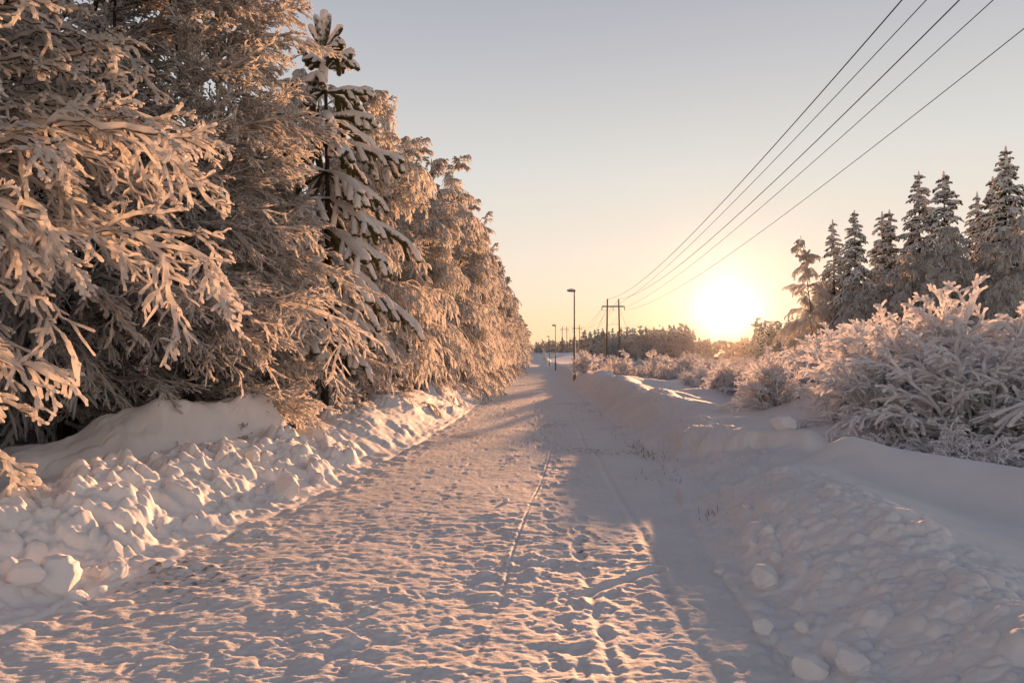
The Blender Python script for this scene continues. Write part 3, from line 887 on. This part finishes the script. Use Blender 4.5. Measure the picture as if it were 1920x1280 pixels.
treeline(1005, 1092, 640, 634, 318, 285, 40, ('tiny spruce on the skyline where the road ends', 'tiny frosted birch on the skyline where the road ends'), 'trees on the skyline at the road end', 0.6, 6)
treeline(985, 1040, 648, 643, 336, 330, 20, ('tiny spruce on the skyline where the road ends', 'tiny frosted birch on the skyline where the road ends'), 'trees on the skyline at the road end', 0.6, 4)

# ------------------------------------------------------------------ willow bushes under snow
bush = [bush_mesh('bush', 81, 1.9, n1=40, m2=9, m3=7, r=(0.026, 0.021, 0.0165), spread=0.7, droop=0.42),
        bush_mesh('bush', 82, 1.7, n1=42, m2=9, m3=7, r=(0.026, 0.021, 0.0165), spread=0.95, droop=0.5),
        bush_mesh('bush', 83, 2.1, n1=38, m2=9, m3=7, r=(0.027, 0.021, 0.0165), spread=0.5, droop=0.36)]
farb = [bush_mesh('low_bush', 84 + q, 1.8, n1=16, m2=8, m3=4, r=(0.045, 0.042, 0.04), S=3) for q in range(2)]
bo = {}
def put_bush(key, me, x, y, s, label, group=None):
    if key not in bo:
        o = obj('willow_bush', me, M_BUSH); bo[key] = o
    else:
        o = bo[key].copy(); C.objects.link(o)
    o.location = (x, y, hz(x, y) - 0.1); o.scale = (s, s, s * rr.uniform(0.9, 1.05)); o.rotation_euler = (0, 0, rr.uniform(0, 6.28))
    if 'group' in o: del o['group']
    tag(o, label, 'bush', group)
for (x, y, s, k, lab) in (
        (6.35, 9.3, 0.95, 0, 'big snow laden bush with fat white fingers at the right edge above the smooth drift'),
        (7.6, 9.6, 1.0, 2, 'tallest snow laden bush, its twigs rising at the far right edge'),
        (5.75, 10.4, 0.8, 1, 'rounded snow laden bush arching over at the left end of the near thicket'),
        (6.9, 10.9, 0.92, 2, 'upright snow laden bush behind the near thicket'),
        (8.2, 11.4, 1.0, 0, 'snow laden bush half hidden behind the tallest one at the right edge'),
        (8.6, 9.0, 0.95, 1, 'snow laden bush cut by the right edge of the frame, low and wide'),
        (7.0, 8.6, 0.7, 1, 'low spreading snow laden bush at the foot of the tallest one'),
        (6.3, 11.9, 0.95, 0, 'snow laden bush filling the back of the near thicket'),
        (5.4, 8.3, 0.45, 1, 'low snow covered sprig bush in front of the near thicket')):
    put_bush(k, bush[k], x, y, s, lab)
lab_m = 'snow covered willow bush in the middle thicket below and right of the sun'
for i in range(135):
    y = 14.5 + 22 * rr.random() ** 1.2
    px = rr.uniform(1285 + 150 * max(0, min(1, (27 - y) / 11)), 1760)
    x = at(px, y)
    if y < 18 and x > 5.9 and x < 8.6 and y < 16: continue
    k = rr.choice((0, 1, 2))
    put_bush(k, bush[k], x, y + (1.5 if px > 1560 else 0), rr.uniform(0.8, 1.15) * (0.40 + 0.55 * float(sst(1370, 1640, np.array(px)))), lab_m, 'bushes in the middle thicket')
lab_f = 'low snow covered bush on the open field between the lamps and the far treeline'
for i in range(120):
    y = 36 + 90 * rr.random() ** 1.3
    px = rr.uniform(1105, 1560)
    x = at(px, y)
    if x - SL * y < 4.5: continue
    k = rr.choice((0, 1))
    put_bush('f%d' % k, farb[k], x, y, rr.uniform(0.55, 0.95), lab_f, 'low bushes on the open field')
for i in range(16):
    y = 24 + 22 * rr.random()
    x = at(rr.uniform(1560, 1900), y)
    k = rr.choice((0, 1))
    put_bush('f%d' % k, farb[k], x, y, rr.uniform(0.7, 1.0), 'snowy bush in the undergrowth at the foot of the right stand', 'undergrowth at the right stand')
put_bush(2, bush[2], 4.75, 44.6, 0.62, 'small upright bush glowing at the foot of the nearest lamp post')
for i in range(14):
    y = 12 + i * 2.6
    x = SL * y - 3.9 - rr.uniform(0, 0.7)
    k = rr.choice((0, 1))
    put_bush('f%d' % k, farb[k], x, y, rr.uniform(0.45, 0.7), 'low twiggy bush under the birches along the left bank', 'low bushes along the left bank')

put_bush('f0', farb[0], -3.95, 13.3, 0.75, 'low twiggy bush at the foot of the young pine')
put_bush('f1', farb[1], -4.3, 12.3, 0.7, 'low twiggy bush beside the right end of the ploughed heap')

# ------------------------------------------------------------------ lamp posts
def lathe(prof, S=14, c=(0, 0, 0)):
    prof = np.array(prof, float); a = np.arange(S) * 2 * math.pi / S
    V = np.stack([np.outer(prof[:, 0], np.cos(a)), np.outer(prof[:, 0], np.sin(a)), np.repeat(prof[:, 1:2], S, 1)], -1).reshape(-1, 3) + np.array(c)
    i = np.arange(len(prof) - 1)[:, None] * S; s0 = np.arange(S)[None]; s1 = (s0 + 1) % S
    return V, np.stack([i + s0, i + s1, i + S + s1, i + S + s0], -1).reshape(-1, 4)
def ellipsoid(rx, ry, rz, c, S=16, n=9, zlo=-1.0, zhi=1.0):
    q = np.linspace(math.asin(zlo), math.asin(zhi), n)
    V, Q = lathe(np.stack([np.cos(q) + 1e-3, np.sin(q)], -1), S)
    return V * np.array([rx, ry, rz]) + np.array(c), Q
LH = 6.0
lp = thing('street_lamp', (0, 0, 0), 'nearest street lamp, a tall slim post beside the small glowing bush', 'street lamp')
obj('pole', mesh_np('lamp_pole', *lathe([(0.095, -0.5), (0.09, 1.2), (0.065, 1.25), (0.045, LH - 0.25), (0.045, LH - 0.12), (0.0, LH - 0.1)], 12)), M_STEEL, lp)
obj('lamp_head', mesh_np('lamp_head', *ellipsoid(0.30, 0.12, 0.085, (-0.20, 0, LH - 0.05))), M_STEEL, lp)
obj('snow_cap', mesh_np('lamp_snow', *ellipsoid(0.27, 0.115, 0.11, (-0.21, 0, LH - 0.015), zlo=0.0)), M_CAP, lp)
lamps = [lp]
for i in range(9):
    lamps.append(copy_tree(lp))
labs = ['second street lamp from the front along the right side of the road', 'third street lamp from the front, a thin dark post']
for i, o in enumerate(lamps):
    y = 45.0 * (i + 1)
    x = 2.5 + SL * y
    o.location = (x, y, hz(x, y) - 0.05)
    o.rotation_euler = (0, 0, rr.uniform(-0.06, 0.06))
    if i in (1, 2): o['label'] = labs[i - 1]
    if i > 2:
        o['label'] = 'distant thin street lamp in the line running to the end of the road'
        o['group'] = 'distant street lamps along the road'

# ------------------------------------------------------------------ power line
def box(c, s):
    x, y, z = (np.array(s) / 2)
    V = np.array([[-x, -y, -z], [x, -y, -z], [x, y, -z], [-x, y, -z], [-x, -y, z], [x, -y, z], [x, y, z], [-x, y, z]]) + np.array(c)
    Q = np.array([[0, 3, 2, 1], [4, 5, 6, 7], [0, 1, 5, 4], [1, 2, 6, 5], [2, 3, 7, 6], [3, 0, 4, 7]])
    return V, Q
def rod(a, b, r, S=6):
    return tubes(np.linspace(np.array(a, float), np.array(b, float), 3)[None], np.full((1, 3), r), S)
HP = 11.1
def hframe(x, y, label, s=1.0):
    z = hz(x, y)
    o = thing('power_pole', (x, y, z), label, 'power pole')
    for sx in (-1, 1):
        a = np.array([[sx * 1.14, 0, -0.5], [sx * 1.03, 0, HP * 0.5], [sx * 0.92, 0, HP + 0.05]])
        P = np.array([np.array([np.interp(t, [0, .5, 1], a[:, q]) for q in range(3)]) for t in np.linspace(0, 1, 8)])
        obj('pole', mesh_np('h_pole', *tubes(P[None], np.linspace(0.17, 0.115, 8)[None], 10)), M_WOOD, o)
    obj('crossarm', mesh_np('h_arm', *box((0, -0.16, HP - 1.22), (3.75, 0.12, 0.16)), smooth=False), M_WOOD, o)
    obj('snow_cap', mesh_np('h_snow', *box((0, -0.16, HP - 1.22 + 0.12), (3.6, 0.10, 0.075)), smooth=False), M_CAP, o)
    for sx in (-1.85, 0, 1.85):
        prof = [(0.02, 0), (0.02, -0.12)]
        for q in range(4):
            zq = -0.14 - q * 0.11
            prof += [(0.03, zq), (0.10, zq - 0.03), (0.10, zq - 0.06), (0.03, zq - 0.08)]
        prof += [(0.04, -0.6), (0.0, -0.63)]
        obj('insulator', mesh_np('h_insulator', *lathe(prof, 10, (sx, -0.16, HP - 1.24))), M_GLASSY, o)
    obj('tie_rod', mesh_np('h_tie', *rod((-1.02, 0, HP * 0.62), (0.99, 0, HP * 0.635), 0.02)), M_WIRE, o)
    for sx in (-1, 1):
        obj('guy_wire', mesh_np('h_guy', *rod((sx * 0.95, 0.1, HP - 1.4), (sx * 1.2 - 4.2, 2.0, -0.2) if sx < 0 else (sx * 1.2 + 4.2, 2.0, -0.2), 0.03)), M_CAP, o)
    o.scale = (s, s, s)
    return o
X0, Y0 = 16.61, 112.0
Z0 = 11.43 - HP
h1 = hframe(X0, Y0, 'nearest two legged wooden power pole carrying the cables overhead')
h1.location.z = Z0
h2 = hframe(at(1081.5, 250), 250.0, 'distant two legged power pole partly behind the nearest lamp post')
h3 = hframe(at(1058.5, 292), 292.0, 'farthest two legged power pole, left of the nearest lamp post')
OFF = {'G1': -0.92, 'G2': 0.92, 'C1': -1.85, 'C2': 0.0, 'C3': 1.85}
XB, ZB, SG, SCd, KB, YB = 9.283, 13.738, 2.861, 2.359, 0.766, -11.516
labels = {'G1': 'upper thick power cable, leftmost of the five at the top of the frame', 'G2': 'upper thick power cable, the middle one of the five overhead',
          'C1': 'thin power cable second from the left of the five at the top of the frame', 'C2': 'thin power cable fourth from the left of the five at the top of the frame',
          'C3': 'thin power cable lowest and rightmost of the five overhead'}
for kk, offx in OFF.items():
    isg = kk[0] == 'G'
    A_ = np.array([X0 + offx, Y0, 11.43 if isg else 9.58])
    B_ = np.array([XB + offx * KB, YB, ZB - (0 if isg else 1.85)])
    t = np.linspace(0, 1, 120)
    Pn = A_ + (B_ - A_) * t[:, None]; Pn[:, 2] -= 4 * (SG if isg else SCd) * t * (1 - t)
    Ds = np.array([h2.location.x + offx, h2.location.y, h2.location.z + (HP if isg else HP - 1.85)])
    t2 = np.linspace(1, 0, 60)[:-1]
    Pf = A_ + (Ds - A_) * t2[:, None]; Pf[:, 2] -= 4 * 2.6 * t2 * (1 - t2)
    De = np.array([h3.location.x + offx, h3.location.y, h3.location.z + (HP if isg else HP - 1.85)])
    t3 = np.linspace(1, 0, 20)[:-1]
    Pe = Ds + (De - Ds) * t3[:, None]; Pe[:, 2] -= 4 * 0.6 * t3 * (1 - t3)
    P = np.concatenate([Pe, Pf, Pn])
    o = obj('power_cable', mesh_np('cable', *tubes(P[None], np.full((1, len(P)), 0.021 if isg else 0.0135), 6)), M_WIRE)
    tag(o, labels[kk], 'power cable', 'overhead power cables')

# ------------------------------------------------------------------ lumps of snow
def lump_mesh(seed):
    rng = np.random.default_rng(seed)
    bm_ = bpy.data.meshes.new('snow_lump')
    import bmesh
    b = bmesh.new()
    bmesh.ops.create_icosphere(b, subdivisions=5, radius=1.0)
    dirs = rng.normal(0, 1, (7, 3)); dirs /= np.linalg.norm(dirs, axis=1, keepdims=True)
    am = rng.uniform(-0.22, 0.25, 7)
    for v in b.verts:
        p = np.array(v.co)
        r = 1 + sum(a * max(0, p @ d) ** 3 for a, d in zip(am, dirs))
        r += 0.05 * math.sin(7 * p[0] + seed) * math.sin(6 * p[1] + 2) + 0.03 * math.sin(15 * p[2] + 9 * p[0] + seed)
        v.co = v.co * r
    cuts = rng.normal(0, 1, (9, 3)); cuts /= np.linalg.norm(cuts, axis=1, keepdims=True)
    offs = rng.uniform(0.62, 0.92, 9)
    for v in b.verts:
        p = np.array(v.co)
        for c_, o_ in zip(cuts, offs):
            h_ = p @ c_ - o_
            if h_ > 0: p = p - c_ * h_ * 0.88
        q_ = p * 5.0
        p = p * (1 + 0.03 * math.sin(q_[0] * 1.3 + seed) * math.cos(q_[1] * 1.1 + q_[2]))
        v.co = p
    for f in b.faces: f.smooth = True
    b.to_mesh(bm_); b.free()
    return bm_
LM = [lump_mesh(q) for q in (1, 2, 3, 4)]
def gpt(px, py, h=0.0):
    d = (CAM_Z - h) * 1280 / (py - 672)
    return at(px, d), d
def lump(px, py, size, label, sz=0.9, h=0.0, group=None):
    """px, py: where its foot stands in the photograph; size: radius in m"""
    x, y = gpt(px, py, h)
    o = obj('snow_lump', LM[rr.randrange(4)], M_BANK)
    z = hz(x, y)
    o.location = (x, y, z + size * sz * 0.38); o.scale = (size, size * rr.uniform(0.85, 1.1), size * sz); o.rotation_euler = (rr.uniform(-0.2, 0.2), rr.uniform(-0.2, 0.2), rr.uniform(0, 6.28))
    tag(o, label, 'snow lump', group)
lump(1405, 1058, 0.085, 'rounded snow lump at the toe of the right bank, topmost of the cluster')
lump(1432, 1118, 0.100, 'largest angular snow lump standing on the road edge at the right bank', 1.0)
lump(1428, 1188, 0.060, 'lone small snow lump on the road in front of the right bank')
lump(1345, 1074, 0.045, 'tiny pointed snow lump on the footprinted strip left of the right bank cluster', 0.7)
lump(1438, 1062, 0.060, 'snow lump touching the right of the topmost lump of the right bank cluster')
lump(1450, 1090, 0.060, 'snow lump squeezed behind the largest angular lump')
lump(1515, 1268, 0.085, 'snow lump at the bottom edge of the picture, left of a pair')
lump(1565, 1240, 0.075, 'left of the pair of snow lumps low on the right bank', h=0.05)
lump(1592, 1262, 0.085, 'right of the pair of snow lumps low on the right bank', h=0.05)
lump(1500, 1200, 0.055, 'half buried snow lump on the lower right bank', 0.8)
lump(1470, 890, 0.17, 'large rounded snow block at the mouth of the gap in the right bank', 0.8)
lump(1362, 940, 0.10, 'flat snow lump at the road edge below the gap in the right bank', 0.7)
lump(950, 940, 0.045, 'single small dirty snow lump lying alone in the middle of the road', 0.7)
lump(540, 940, 0.13, 'tall snow lump with a notch at the foot of the left heap', 1.2)
lump(475, 925, 0.10, 'snow lump left of the tall notched lump by the left heap', 1.1)
lump(600, 915, 0.07, 'small snow lump at the road edge right of the left heap', 0.9)
lump(220, 1085, 0.10, 'rounded snow lump at the foot of the front left bank', 0.9)
lump(115, 1090, 0.15, 'big upright snow block on the front left bank', 1.25, 0.1)
lump(150, 1120, 0.075, 'snow lump right at the toe below the big upright block', 0.8)
lump(60, 1060, 0.12, 'snow block with a flat top on the front left bank behind the upright block', 0.9, 0.25)
lump(320, 1065, 0.05, 'tiny snow lump at the toe of the left bank', 0.8)

# ------------------------------------------------------------------ dry grass along the right toe
rng = np.random.default_rng(9)
gp = []
for cxp, cyp, n, sp in ((1222, 855, 60, 0.30), (1195, 838, 24, 0.25), (1120, 775, 24, 0.5), (1085, 765, 14, 0.5), (1160, 810, 14, 0.4), (1325, 975, 10, 0.10), (1245, 890, 12, 0.3)):
    x, y = gpt(cxp, cyp)
    q = rng.normal(0, 1, (n, 2)) * np.array([sp * 0.45, sp * 1.6])
    gp.append(np.stack([x + q[:, 0] + SL * q[:, 1], y + q[:, 1]], -1))
gp = np.concatenate(gp)
p0 = np.concatenate([gp, (height(gp[:, 0], gp[:, 1]) - 0.02)[:, None]], 1)
a = rng.uniform(0, 6.28, len(p0)); e = rng.uniform(0.7, 1.5, len(p0))
d = np.stack([np.cos(a) * np.cos(e), np.sin(a) * np.cos(e), np.sin(e)], -1)
G = curves(p0, d, rng.uniform(0.06, 0.15, len(p0)), 5, 0.2, rng, 0.05)
go = obj('dry_grass', mesh_np('dry_grass', *tubes(G, np.repeat(np.array([[0.004, 0.004, 0.0035, 0.003, 0.001]]), len(G), 0), 3)), M_GRASS)
tag(go, 'dry grass stems poking out of the snow along the right edge of the road', 'grass', kind='stuff')

# ------------------------------------------------------------------ frosty air
m, t = material('frosty_air')
o_ = N(t, 'ShaderNodeOutputMaterial')
pv = N(t, 'ShaderNodeVolumePrincipled')
pv.inputs['Color'].default_value = (0.98, 0.96, 0.94, 1)
pv.inputs['Density'].default_value = 0.000014
pv.inputs['Anisotropy'].default_value = 0.960
t.links.new(pv.outputs[0], o_.inputs['Volume'])
hv, hq = box((70, 165, 12.0), (440, 372, 28.0))
hb = obj('haze', mesh_np('haze', hv, hq, smooth=False), m)
tag(hb, 'thin frosty haze filling the air', 'haze', kind='stuff')
